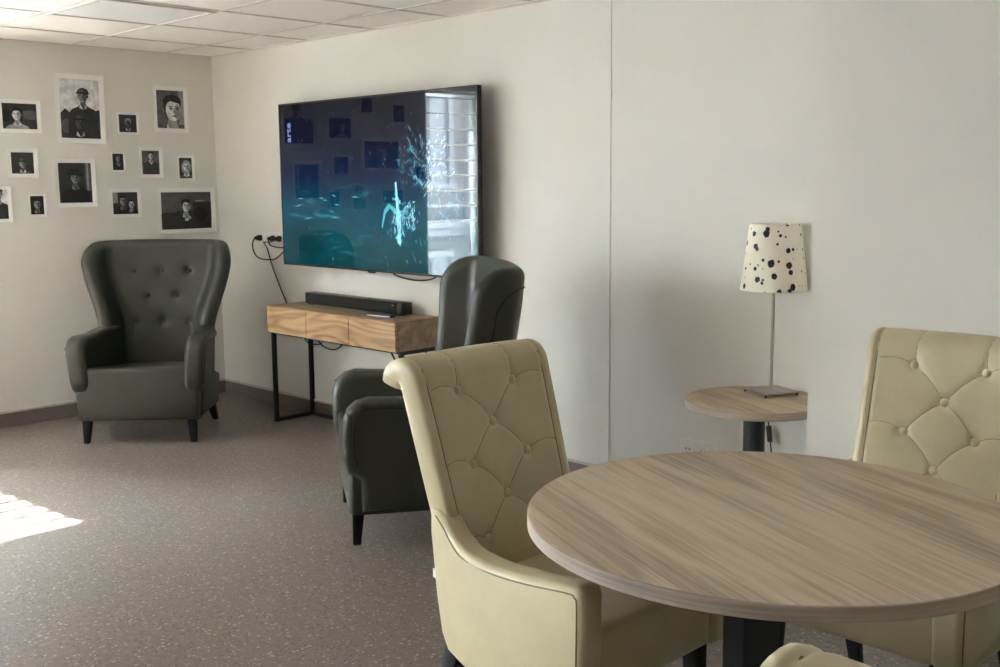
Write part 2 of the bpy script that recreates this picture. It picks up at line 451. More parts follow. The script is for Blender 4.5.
def person(L, cx, cy, s, asp, hair=0, coat=0, face=3, hat=None, turn=0, hands=False, collar=True, longhair=False):
    """abstract head and shoulders; cx, cy = chin centre, s = head height (share of print height), asp = h / w"""
    X = lambda dx: cx + dx * s * asp
    Y = lambda dy: cy + dy * s
    sh = [(X(-1.3), Y(-2.6)), (X(-1.22), Y(-.95)), (X(-.95), Y(-.6)), (X(-.42), Y(-.38)), (X(-.25), Y(-.2)), (X(.25), Y(-.2)), (X(.42), Y(-.38)), (X(.95), Y(-.6)), (X(1.22), Y(-.95)), (X(1.3), Y(-2.6))]
    if longhair: L.append((ell(X(0), Y(.38), .56 * s * asp, .78 * s), hair))
    L.append((sh, coat))
    L.append(([(X(-.2), Y(.2)), (X(.2), Y(.2)), (X(.24), Y(-.25)), (X(0), Y(-.5)), (X(-.24), Y(-.25))], max(1, face - 1)))
    if collar:
        L.append(([(X(-.26), Y(-.18)), (X(0), Y(-.62)), (X(-.34), Y(-.5))], min(4, coat + 3)))
        L.append(([(X(.26), Y(-.18)), (X(0), Y(-.62)), (X(.34), Y(-.5))], min(4, coat + 2)))
    for sg in (-1, 1): L.append((ell(X(sg * .39), Y(.45), .07 * s * asp, .13 * s, n=12), face - 1))
    L.append((ell(X(0), Y(.58), .43 * s * asp, .52 * s), hair))
    L.append((ell(X(turn * .05), Y(.43), .365 * s * asp, .47 * s), face))
    L.append((ell(X(.2 + turn * .05), Y(.36), .16 * s * asp, .36 * s, n=14), face - 1))
    fx = turn * .1
    for sg in (-1, 1):
        L.append((ell(X(fx + sg * .16), Y(.5), .085 * s * asp, .04 * s, n=10), 1))
        L.append(([(X(fx + sg * .16 - .11), Y(.565)), (X(fx + sg * .16 + .11), Y(.565)), (X(fx + sg * .16 + .1), Y(.605)), (X(fx + sg * .16 - .1), Y(.605))], 0))
    L.append(([(X(fx - .03), Y(.5)), (X(fx + .05), Y(.5)), (X(fx + .08), Y(.3)), (X(fx - .06), Y(.3))], face - 1))
    L.append((ell(X(fx), Y(.175), .13 * s * asp, .03 * s, n=10), 1))
    hl = [(X(-.42), Y(.62)), (X(-.46), Y(.85)), (X(-.3), Y(1.06)), (X(.05), Y(1.13)), (X(.36), Y(1.03)), (X(.46), Y(.82)), (X(.41), Y(.6)), (X(.3), Y(.74)), (X(-.05), Y(.83)), (X(-.3), Y(.75))]
    L.append((hl, hair))
    if hat == 'helmet':
        L.append((ell(X(0), Y(.72), .5 * s * asp, .42 * s, a0=0, a1=PI), 1)); L.append((ell(X(-.12), Y(.9), .22 * s * asp, .14 * s, n=12), 2))
        L.append(([(X(-.6), Y(.64)), (X(.6), Y(.64)), (X(.5), Y(.76)), (X(-.5), Y(.76))], 0))
    if hat == 'brim':
        L.append((ell(X(.02), Y(.74), .78 * s * asp, .13 * s, rot=-.08), 0)); L.append(([(X(-.42), Y(.74)), (X(-.38), Y(1.2)), (X(.3), Y(1.22)), (X(.42), Y(.74))], 0))
        L.append(([(X(-.42), Y(.78)), (X(-.41), Y(.88)), (X(.4), Y(.88)), (X(.42), Y(.78))], 1))
    if hands: L.append((ell(X(.3), Y(-.55), .2 * s * asp, .17 * s, rot=.5, n=12), face - 1)); L.append((ell(X(.05), Y(-.75), .2 * s * asp, .13 * s, rot=-.4, n=12), face))
photo_i = 0
def photo(ya, yb, z0, z1, label, bg=1, persons=(), extra=(), border=.026, tilt=0):
    """framed print lying on the left wall between ya (left) and yb (right)"""
    w, h = yb - ya, z1 - z0
    t = thing('photo_print', label, 'photograph', (.004, (ya + yb) / 2, (z0 + z1) / 2), 0, 'black and white photographs on the left wall')
    t.rotation_euler = (R(tilt), 0, 0)
    b = bm_new()
    n = 12                                          # sheet of card, edges lifting a little off the wall
    fr, bk = [], []
    def curl(u, v): return .007 * max(0, (abs(u * 2) - 1 + 2 * border / w) / (2 * border / w)) ** 2 + .003 * max(0, (abs(v * 2) - 1 + 2 * border / h) / (2 * border / h)) ** 2
    for i in range(n + 1):
        for j in range(n + 1):
            u, v = i / n - .5, j / n - .5
            lift = curl(u, v)
            fr.append(b.verts.new((lift + .002, u * w, v * h))); bk.append(b.verts.new((lift, u * w, v * h)))
    ix = lambda i, j: i * (n + 1) + j
    for i in range(n):
        for j in range(n):
            b.faces.new((fr[ix(i, j)], fr[ix(i + 1, j)], fr[ix(i + 1, j + 1)], fr[ix(i, j + 1)])); b.faces.new((bk[ix(i, j)], bk[ix(i, j + 1)], bk[ix(i + 1, j + 1)], bk[ix(i + 1, j)]))
    per = [(i, 0) for i in range(n)] + [(n, j) for j in range(n)] + [(i, n) for i in range(n, 0, -1)] + [(0, j) for j in range(n, 0, -1)]
    for k in range(len(per)):
        a, c = ix(*per[k]), ix(*per[(k + 1) % len(per)]); b.faces.new((fr[c], fr[a], bk[a], bk[c]))
    obj('paper_mount', b, M['paper'], t, True, 60)
    pw, phh = w - 2 * border, h - 2 * border
    L = [([(0, 0), (1, 0), (1, 1), (0, 1)], bg)]
    for e in extra: L.append(e)
    for p in persons: person(L, asp=phh / pw, **p)
    b = bm_new()
    for k, (poly, g) in enumerate(L):
        q = clip_poly(poly)
        if len(q) < 3: continue
        lift = lambda u: .0026
        vs = [b.verts.new((lift(u) + k * .00012, (u - .5) * pw, (v - .5) * phh)) for u, v in q]
        f = b.faces.new(vs); f.material_index = g
    obj('picture', b, G, t, False)
    return t
S = person
rect = lambda x0, y0, x1, y1: [(x0, y0), (x1, y0), (x1, y1), (x0, y1)]
photo(-1.382, -1.143, 1.713, 1.902, 'landscape photo of a woman with dark wavy hair at the left edge', 1, [dict(cx=.42, cy=.36, s=.44, hair=0, coat=3, face=4, longhair=True, turn=-1)], [(rect(.0, .3, .2, .75), 0), (ell(.8, .55, .3, .18), 2), (rect(.6, 0, 1, .3), 1)], .022)
photo(-1.053, -.752, 1.660, 2.068, 'tallest photo, two helmeted people one above the other', 4, [dict(cx=.58, cy=.62, s=.21, hair=0, coat=1, face=3, hat='helmet', turn=-1), dict(cx=.48, cy=.16, s=.23, hair=0, coat=1, face=2, hat='helmet')], [([(0, 0), (0, .42), (.12, .5), (.25, .42), (.8, .46), (1, .5), (1, 0)], 1), (ell(.15, .2, .16, .12), 2), (ell(.85, .22, .14, .13), 2)], .03, tilt=-.6)
photo(-.676, -.534, 1.720, 1.855, 'small square photo of a pale-haired person beside the tallest photo', 1, [dict(cx=.5, cy=.34, s=.42, hair=3, coat=1, face=2)], (), .014)
photo(-.431, -.193, 1.741, 2.030, 'portrait photo of a man with dark swept hair at the upper right', 2, [dict(cx=.56, cy=.22, s=.60, hair=0, coat=1, face=4, turn=1)], [(rect(.8, .1, 1, 1), 3)], .026)
photo(-1.352, -1.177, 1.455, 1.625, 'squarish photo of a laughing person in a cap, below the landscape portrait', 1, [dict(cx=.5, cy=.28, s=.42, hair=1, coat=2, face=3, hat='helmet')], (), .024)
photo(-1.085, -.833, 1.279, 1.569, 'portrait photo of a person in a black brimmed hat and dark coat', 1, [dict(cx=.5, cy=.50, s=.30, hair=0, coat=0, face=3, hat='brim', collar=True)], [(rect(.8, .3, 1, 1), 2), (rect(.85, .3, .92, 1), 3)], .026)
photo(-1.500, -1.344, 1.2, 1.408, 'photo cut by the left picture edge, dark coat on a pale ground', 4, [dict(cx=.55, cy=.68, s=.34, hair=1, coat=1, face=4)], (), .02)
photo(-1.248, -1.145, 1.228, 1.361, 'tiny dark photo of a face in a suit, left of the hatted portrait', 0, [dict(cx=.5, cy=.34, s=.48, hair=0, coat=0, face=3)], (), .013)
photo(-.729, -.636, 1.489, 1.613, 'smallest photo, bright hand gesture on black, in the middle row', 0, [dict(cx=.5, cy=.55, s=.34, hair=1, coat=0, face=3, hands=True)], (), .012)
photo(-.546, -.386, 1.453, 1.645, 'small upright photo of a suited person with a pale tie', 2, [dict(cx=.5, cy=.66, s=.26, hair=0, coat=1, face=4, hands=True)], [(rect(0, .4, 1, .48), 1)], .022)
photo(-.286, -.165, 1.433, 1.596, 'small upright photo of a light curly-haired person at far right', 1, [dict(cx=.55, cy=.36, s=.46, hair=3, coat=2, face=4, longhair=True)], (), .016)
photo(-.753, -.547, 1.207, 1.386, 'small landscape photo of two people close together', 1, [dict(cx=.40, cy=.42, s=.40, hair=0, coat=0, face=3), dict(cx=.74, cy=.28, s=.36, hair=0, coat=0, face=4, longhair=True)], [(rect(0, .5, .2, 1), 3)], .022)
photo(-.440, -.024, 1.094, 1.388, 'largest landscape photo, a seated person leaning on one hand', 1, [dict(cx=.48, cy=.48, s=.30, hair=0, coat=1, face=4, hands=True, turn=1)], [(rect(0, .45, .3, 1), 2), (rect(.3, .5, 1, 1), 2), (rect(.62, .2, 1, .72), 1), (rect(.68, .74, .86, .78), 3), (ell(.78, .4, .14, .2), 0), (rect(.0, 0, .4, .42), 1)], .028)
# more of the same wall, out of frame to the left but mirrored in the television
photo(-1.84, -1.45, 1.50, 1.74, 'large landscape portrait mirrored in the middle of the television screen', 1, [dict(cx=.5, cy=.25, s=.58, hair=2, coat=1, face=3)], (), .02)
photo(-1.89, -1.75, 1.855, 2.01, 'small upright photo mirrored at the top right of the television screen', 1, [dict(cx=.5, cy=.4, s=.4, hair=0, coat=0, face=3)], (), .015)
photo(-1.58, -1.45, 1.915, 2.05, 'small photo mirrored at the top centre of the television screen', 1, [dict(cx=.5, cy=.4, s=.4, hair=0, coat=1, face=2)], (), .015)
photo(-1.86, -1.63, 1.245, 1.37, 'low landscape photo mirrored beside the diver on the screen', 1, [dict(cx=.5, cy=.3, s=.5, hair=0, coat=0, face=3)], (), .015)
photo(-2.085, -1.965, 1.43, 1.55, 'small photo nearest the window, mirrored at right of the screen', 0, [dict(cx=.5, cy=.4, s=.4, hair=0, coat=1, face=3)], (), .013)

# ------------------------------------------------------------------ television
def screen_mat():
    m, nt, b = new_mat('screen_picture')
    v = coords(nt)
    sx = N(nt, 'ShaderNodeSeparateXYZ'); nt.links.new(v, sx.inputs[0])
    x, z = sx.outputs[0], sx.outputs[2]             # x -.84..84, z -.47..47
    def blob(cx, cz, rx, rz):
        a = math_(nt, 'POWER', math_(nt, 'DIVIDE', math_(nt, 'SUBTRACT', x, cx), rx), 2)
        c = math_(nt, 'POWER', math_(nt, 'DIVIDE', math_(nt, 'SUBTRACT', z, cz), rz), 2)
        return math_(nt, 'SUBTRACT', 1, math_(nt, 'ADD', a, c), True)
    zn = math_(nt, 'DIVIDE', math_(nt, 'ADD', z, .47), .94)
    base = ramp(nt, zn, [(0, (.001, .020, .024)), (.16, (.0015, .032, .042)), (.34, (.002, .030, .048)), (.55, (.002, .007, .022)), (.78, (.0016, .0024, .009)), (1, (.0012, .0015, .004))])
    nz = coords(nt, (1.2, 1, 6)); st = noise(nt, nz, 3.2, 4, .6, 1.5)
    streak = math_(nt, 'MULTIPLY', ramp(nt, st, [(.56, 0.0), (.72, 1.0)]), blob(-.35, -.22, .9, .26))
    c = mixc(nt, math_(nt, 'MULTIPLY', streak, .55), base, (.03, .20, .23))
    dk = blob(-.62, -.32, .28, .14)
    c = mixc(nt, math_(nt, 'MULTIPLY', dk, .7), c, (.001, .012, .016))
    # drifting specks of light
    vo = N(nt, 'ShaderNodeTexVoronoi', Scale=13.0); nt.links.new(v, vo.inputs['Vector'])
    sp = math_(nt, 'MULTIPLY', math_(nt, 'LESS_THAN', vo.outputs['Distance'], .055), .7)
    se = N(nt, 'ShaderNodeSeparateColor'); nt.links.new(vo.outputs['Color'], se.inputs[0])
    sp = math_(nt, 'MULTIPLY', sp, math_(nt, 'GREATER_THAN', se.outputs[1], .55))
    c = mixc(nt, sp, c, (.16, .42, .5))
    # plume of bubbles on the right
    pv = coords(nt, (1, 1, 1), (0, R(-28), 0)); pn = noise(nt, pv, 26, 5, .75, .6)
    for cx, cz, rx, rz, k in ((.50, .10, .17, .16, .8), (.60, -.10, .16, .12, .75), (.37, .12, .16, .18, .55), (.26, -.2, .12, .12, .9)):
        pl = math_(nt, 'MULTIPLY', ramp(nt, pn, [(.54, 0.0), (.66, 1.0)]), math_(nt, 'POWER', blob(cx, cz, rx, rz), .8))
        c = mixc(nt, math_(nt, 'MULTIPLY', pl, k), c, (.10, .42, .56))
    b.inputs['Base Color'].default_value = (.003, .003, .004, 1)
    nt.links.new(c, b.inputs['Emission Color']); b.inputs['Emission Strength'].default_value = .25
    b.inputs['Roughness'].default_value = .03; b.inputs['IOR'].default_value = 1.33
    return m
M['screen'] = screen_mat()
TX0, TX1, TZ0, TZ1, TY = .943, 2.640, .928, 1.873, -.12
tv = thing('television', 'large flat wall television showing a dark blue underwater scene', 'television', ((TX0 + TX1) / 2, TY, (TZ0 + TZ1) / 2))
hw, hh = (TX1 - TX0) / 2, (TZ1 - TZ0) / 2
b = bm_new(); box(b, -hw, hw, .004, .030, -hh, hh, bev=.002); box(b, -hw * .8, hw * .8, .030, .052, -hh * .85, hh * .5, bev=.01)
obj('housing', b, M['black'], tv, False)
b = bm_new()
for a in ((-hw, hw, -hh, -hh + .011), (-hw, hw, hh - .008, hh), (-hw, -hw + .008, -hh + .011, hh - .008), (hw - .008, hw, -hh + .011, hh - .008)): box(b, a[0], a[1], -.002, .004, a[2], a[3])
box(b, -.03, .03, -.003, .004, -hh - .008, -hh)
obj('bezel', b, M['blackmetal'], tv, False)
b = bm_new(); box(b, -hw + .008, hw - .008, 0, .004, -hh + .011, hh - .008)
sl = [M['screen'], emis('screen_cyan', (.22, .62, .78), .75), emis('screen_teal', (.05, .30, .38), .8), emis('screen_spray', (.30, .55, .72), .45)]
def sp(poly, mi, d=.0006):
    f = b.faces.new([b.verts.new((p[0], -d, p[1])) for p in poly]); f.material_index = mi; return f
# diver: pale body, spread limbs and fins, mane of bubbles
sp([(.214, .01), (.228, .015), (.236, -.06), (.25, -.14), (.262, -.21), (.25, -.265), (.232, -.262), (.226, -.2), (.222, -.12)], 1)
sp([(.226, -.13), (.224, -.165), (.17, -.125), (.135, -.155), (.105, -.235), (.095, -.225), (.12, -.135), (.16, -.10)], 2, .0007)
sp([(.243, -.255), (.262, -.30), (.25, -.325), (.228, -.305), (.226, -.265)], 1, .0009)
random.seed(3)
def fleck(cx, cz, l, a, w, mi):
    dx, dz = math.cos(a), math.sin(a)
    sp([(cx - dx * l, cz - dz * l), (cx - dz * w, cz + dx * w), (cx + dx * l, cz + dz * l), (cx + dz * w, cz - dx * w)], mi, .0010)
for k in range(75): fleck(.315 + random.gauss(0, .038), -.17 + random.gauss(0, .042), random.uniform(.006, .024), random.uniform(.3, 2), random.uniform(.002, .006), random.choice((1, 2, 3)))
for k in range(26): fleck(.23 + random.gauss(0, .02), random.uniform(-.3, .02), random.uniform(.006, .022), random.uniform(1.1, 2), random.uniform(.003, .007), random.choice((1, 3)))
for k in range(64):
    a = random.gauss(.95, .3); r = random.uniform(.02, .34)
    fleck(.46 + r * math.cos(a) * .75 + random.gauss(0, .03), -.03 + r * math.sin(a) + random.gauss(0, .05), random.uniform(.004, .022), a + random.gauss(0, .3), random.uniform(.0015, .004), random.choice((1, 3, 3)))
for k in range(16):
    a = random.uniform(1.5, 2.4); r = random.uniform(.1, .3)
    fleck(.50 + r * math.cos(a), .02 + r * math.sin(a), random.uniform(.008, .028), a, .002, 3)
for k in range(34): fleck(random.uniform(-.2, .75), random.uniform(-.42, .3), random.uniform(.003, .010), random.uniform(1, 2), .0022, 3)
for k in range(12): fleck(random.uniform(.1, .5), random.uniform(-.44, -.25), random.uniform(.01, .03), random.uniform(1.8, 2.3), .002, 2)
for k in range(10): fleck(random.uniform(-.7, -.1), random.uniform(-.22, -.04), random.uniform(.02, .05), random.uniform(-.2, .2), .004, 2)
obj('screen', b, sl, tv, False)
cu = bpy.data.curves.new('logo', 'FONT'); cu.body = 'arte'; cu.size = .066; cu.space_character = 1.05; cu.offset = .0012
tmp = bpy.data.objects.new('logo', cu); C.objects.link(tmp)
dg = bpy.context.evaluated_depsgraph_get(); dg.update()
lm = bpy.data.meshes.new_from_object(tmp.evaluated_get(dg)); bpy.data.objects.remove(tmp)
lo = bpy.data.objects.new('channel_logo', lm); C.objects.link(lo); lo.parent = tv
lm.materials.clear(); lm.materials.append(emis('logo_light', (.20, .30, .55), .55))
lo.rotation_euler = (R(90), R(-90), 0); lo.location = (-hw + .118, -.0012, hh - .225)
b = bm_new(); box(b, -.25, .25, .052, .075, -.20, .20, bev=.004); box(b, -.3, .3, .075, .118, .08, .13, bev=.004); box(b, -.3, .3, .075, .118, -.13, -.08, bev=.004)
obj('wall_bracket', b, M['blackmetal'], tv, False)

# ------------------------------------------------------------------ cables and sockets
def plug(bm, x, z, y=-.004):
    lathe_bm = bmesh.new(); lathe(lathe_bm, [(.019, 0), (.019, .012), (.013, .03), (.007, .045)], 20)
    merge(bm, lathe_bm, 0, Matrix.Translation((x, y, z)) @ Matrix.Rotation(R(90), 4, 'X'))
so = thing('wall_socket', 'white row of wall sockets left of the television', 'wall socket', (.655, 0, 1.07))
b = bm_new(); box(b, -.17, .17, -.010, 0, -.041, .041, bev=.004); obj('socket_plate', b, M['white'], so)
for k in range(4):
    b = bm_new(); t = bmesh.new(); lathe(t, [(.023, 0), (.023, .004), (.019, .004), (.019, .0015)], 24)
    merge(b, t, 0, Matrix.Translation((-.125 + k * .072, -.010, 0)) @ Matrix.Rotation(R(90), 4, 'X'))
    if k == 1:
        box(b, -.125 + k * .072 - .004, -.125 + k * .072 + .004, -.0125, -.0115, .007, .013, 1)
    obj('socket_well', b, [M['white'], M['black']], so)
b = bm_new(); box(b, .09 - .17, .40, -.008, 0, -.056, -.048); obj('cable_duct', b, M['white'], so, False)
def cable(name, pts, r, label, plugs=(), mat='rubber', cat='cable'):
    t = thing(name, label, cat, pts[0])
    o = Vector(pts[0])
    b = bm_new(); tube(b, [Vector(p) - o for p in pts], r, 8, 8); obj('cord', b, M[mat], t)
    for p in plugs:
        b = bm_new(); plug(b, p[0] - o.x, p[1] - o.z, -.014 - o.y); obj('plug', b, M['rubber'], t)
cable('power_cable', [(0.530, -.055, 1.07), (0.510, -.06, 1.045), (0.485, -.045, 1.00), (0.495, -.03, .955), (0.550, -.025, .937), (0.650, -.025, .937), (0.720, -.025, .95), (0.830, -.03, 1.013), (0.750, -.035, 1.018), (0.685, -.045, 1.03), (0.678, -.058, 1.07)], .0042, 'black cable looping below the wall sockets with two plugs', [(0.530, 1.07), (0.678, 1.07)])
cable('power_cable', [(.749, -.058, 1.07), (.732, -.076, 1.052), (.672, -.080, 1.050), (.630, -.055, 1.042), (.616, -.026, 1.01), (.628, -.016, .95), (.665, -.014, .87), (.72, -.013, .78), (.775, -.013, .70), (.845, -.013, .60), (.96, -.016, .49), (1.02, -.034, .46), (1.07, -.040, .448), (1.12, -.034, .446), (1.17, -.026, .46), (1.22, -.03, .535)], .0036, 'thin black cable dropping from the wall sockets behind the console', [(.749, 1.07)])
cable('power_cable', [(1.15, -.05, .545), (1.16, -.050, .49), (1.22, -.050, .447), (1.32, -.050, .437), (1.40, -.05, .47), (1.43, -.05, .545)], .0042, 'black cable hanging in a loop under the console')
cable('power_cable', [(1.86, -.055, 1.0), (1.885, -.05, .925), (1.95, -.045, .902), (2.08, -.045, .892), (2.20, -.045, .905), (2.27, -.05, .94), (2.29, -.055, 1.0)], .0042, 'black cable sagging below the lower edge of the television')
cable('power_cable', [(2.335, -.05, 1.0), (2.33, -.02, .93), (2.30, -.018, .85), (2.255, -.018, .78), (2.24, -.03, .56)], .0034, 'thin dark cable falling from the television to the console end')
cable('power_cable', [(2.365, -.05, 1.0), (2.355, -.02, .93), (2.33, -.016, .85), (2.275, -.016, .77), (2.262, -.03, .60)], .0030, 'thin white cable falling beside the dark one at the console end', mat='white')
so = thing('wall_socket', 'white double wall socket low in the alcove behind the table', 'wall socket', (3.850, ALC, .262))
b = bm_new(); box(b, -.083, .083, -.010, 0, -.041, .041, bev=.004); obj('socket_plate', b, M['white'], so)
for k in (-1, 1):
    b = bm_new(); t = bmesh.new(); lathe(t, [(.023, 0), (.023, .004), (.019, .004), (.019, .0015)], 24)
    merge(b, t, 0, Matrix.Translation((k * .038, -.010, 0)) @ Matrix.Rotation(R(90), 4, 'X'))
    box(b, k * .038 - .012, k * .038 - .007, -.0125, -.0115, -.003, .003, 1); box(b, k * .038 + .007, k * .038 + .012, -.0125, -.0115, -.003, .003, 1)
    obj('socket_well', b, [M['white'], M['black']], so)

# ------------------------------------------------------------------ console table and what stands on it
CX0, CX1, CY, CZ0, CZ1 = 1.062, 2.24, -.315, .550, .706
co = thing('console_table', 'narrow oak console table with three drawers on black metal frame', 'console table', (1.64, -.16, 0))
def co_box(bm, x0, x1, y0, y1, z0, z1, **k): box(bm, x0 - 1.64, x1 - 1.64, y0 + .16, y1 + .16, z0, z1, **k)
b = bm_new(); co_box(b, CX0, CX1, CY + .002, -.012, CZ1 - .018, CZ1, bev=.0015); obj('console_top', b, M['oaktop'], co, False)
b = bm_new(); co_box(b, CX0, CX0 + .018, CY + .002, -.012, CZ0, CZ1 - .018, bev=.0015); co_box(b, CX1 - .018, CX1, CY + .002, -.012, CZ0, CZ1 - .018, bev=.0015)
co_box(b, CX0 + .018, CX1 - .018, CY + .02, -.012, CZ0, CZ0 + .016); co_box(b, CX0 + .018, CX1 - .018, -.026, -.012, CZ0 + .016, CZ1 - .018)
obj('cabinet_body', b, M['oaktop'], co, False)
wd = (CX1 - CX0) / 3
for k in range(3):
    b = bm_new(); co_box(b, CX0 + k * wd + .0022, CX0 + (k + 1) * wd - .0022, CY - .016, CY + .001, CZ0, CZ1 - .002, bev=.0015)
    obj('drawer', b, M['oak'], co, False)
q = .011
for sx, xs in ((-1, 1.040), (1, 2.215)):
    b = bm_new()
    co_box(b, xs - q, xs + q, -.285, -.285 + 2 * q, 0, CZ0)
    obj('leg', b, M['blackmetal'], co, False)
    b = bm_new(); co_box(b, xs - q, xs + q, -.025, -.025 + 2 * q, 0, CZ0); obj('leg', b, M['blackmetal'], co, False)
    b = bm_new(); co_box(b, xs - q, xs + q, -.263, -.025, 0, 2 * q); obj('side_rail', b, M['blackmetal'], co, False)
    b = bm_new(); co_box(b, xs - q, xs + q, -.263, -.025, CZ0 - 2 * q, CZ0); obj('side_rail', b, M['blackmetal'], co, False)
b = bm_new(); co_box(b, 1.040 + q, 2.215 - q, -.025, -.003, 0, 2 * q); obj('floor_rail', b, M['blackmetal'], co, False)
b = bm_new()
for y in (-.274, -.014): co_box(b, 1.051, 2.204, y - .008, y + .008, CZ0 - .018, CZ0)
for y in (-.274, -.05):
    tube(b, [(2.13 - 1.64, y + .16, CZ0 - .01), (2.20 - 1.64, y + .16, CZ0 - .10)], .006, 6)
obj('under_frame', b, M['blackmetal'], co, False)

sb = thing('soundbar', 'long black soundbar standing on the console table', 'soundbar', (1.62, -.10, CZ1))
b = bm_new(); box(b, -.445, .445, -.035, .035, .004, .070, bev=.005); box(b, -.42, -.38, -.03, .03, 0, .006); box(b, .38, .42, -.03, .03, 0, .006); obj('housing', b, M['black'], sb)
b = bm_new(); box(b, -.440, .395, -.040, -.034, .008, .066, bev=.002); obj('grille', b, M['grille'], sb)
b = bm_new(); box(b, .400, .440, -.0385, -.034, .008, .066, bev=.002); obj('end_panel', b, M['black'], sb)
b = bm_new(); box(b, .362, .378, -.0412, -.0395, .050, .054); obj('badge', b, M['chrome'], sb, False)
rc = thing('remote_control', 'slim black remote control in front of the soundbar', 'remote control', (1.985, -.225, CZ1), R(6))
b = bm_new(); box(b, -.10, .10, -.021, .021, 0, .016, bev=.006); obj('remote_body', b, M['black'], rc)
b = bm_new(); box(b, -.08, .095, -.0225, -.0205, .004, .009); obj('remote_trim', b, M['chrome'], rc, False)
for k in range(9):
    b = bm_new(); t = bmesh.new(); lathe(t, [(.0045, .0155), (.0045, .0178), (.003, .0184)], 10)
    merge(b, t, 0, Matrix.Translation((-.078 + (k // 3) * .026, -.011 + (k % 3) * .011, 0))); obj('remote_button', b, M['column'], rc)
b = bm_new(); lathe(b, [(.014, .0155), (.014, .018), (.008, .0182)], 20, (.03, 0)); obj('remote_dial', b, M['column'], rc)

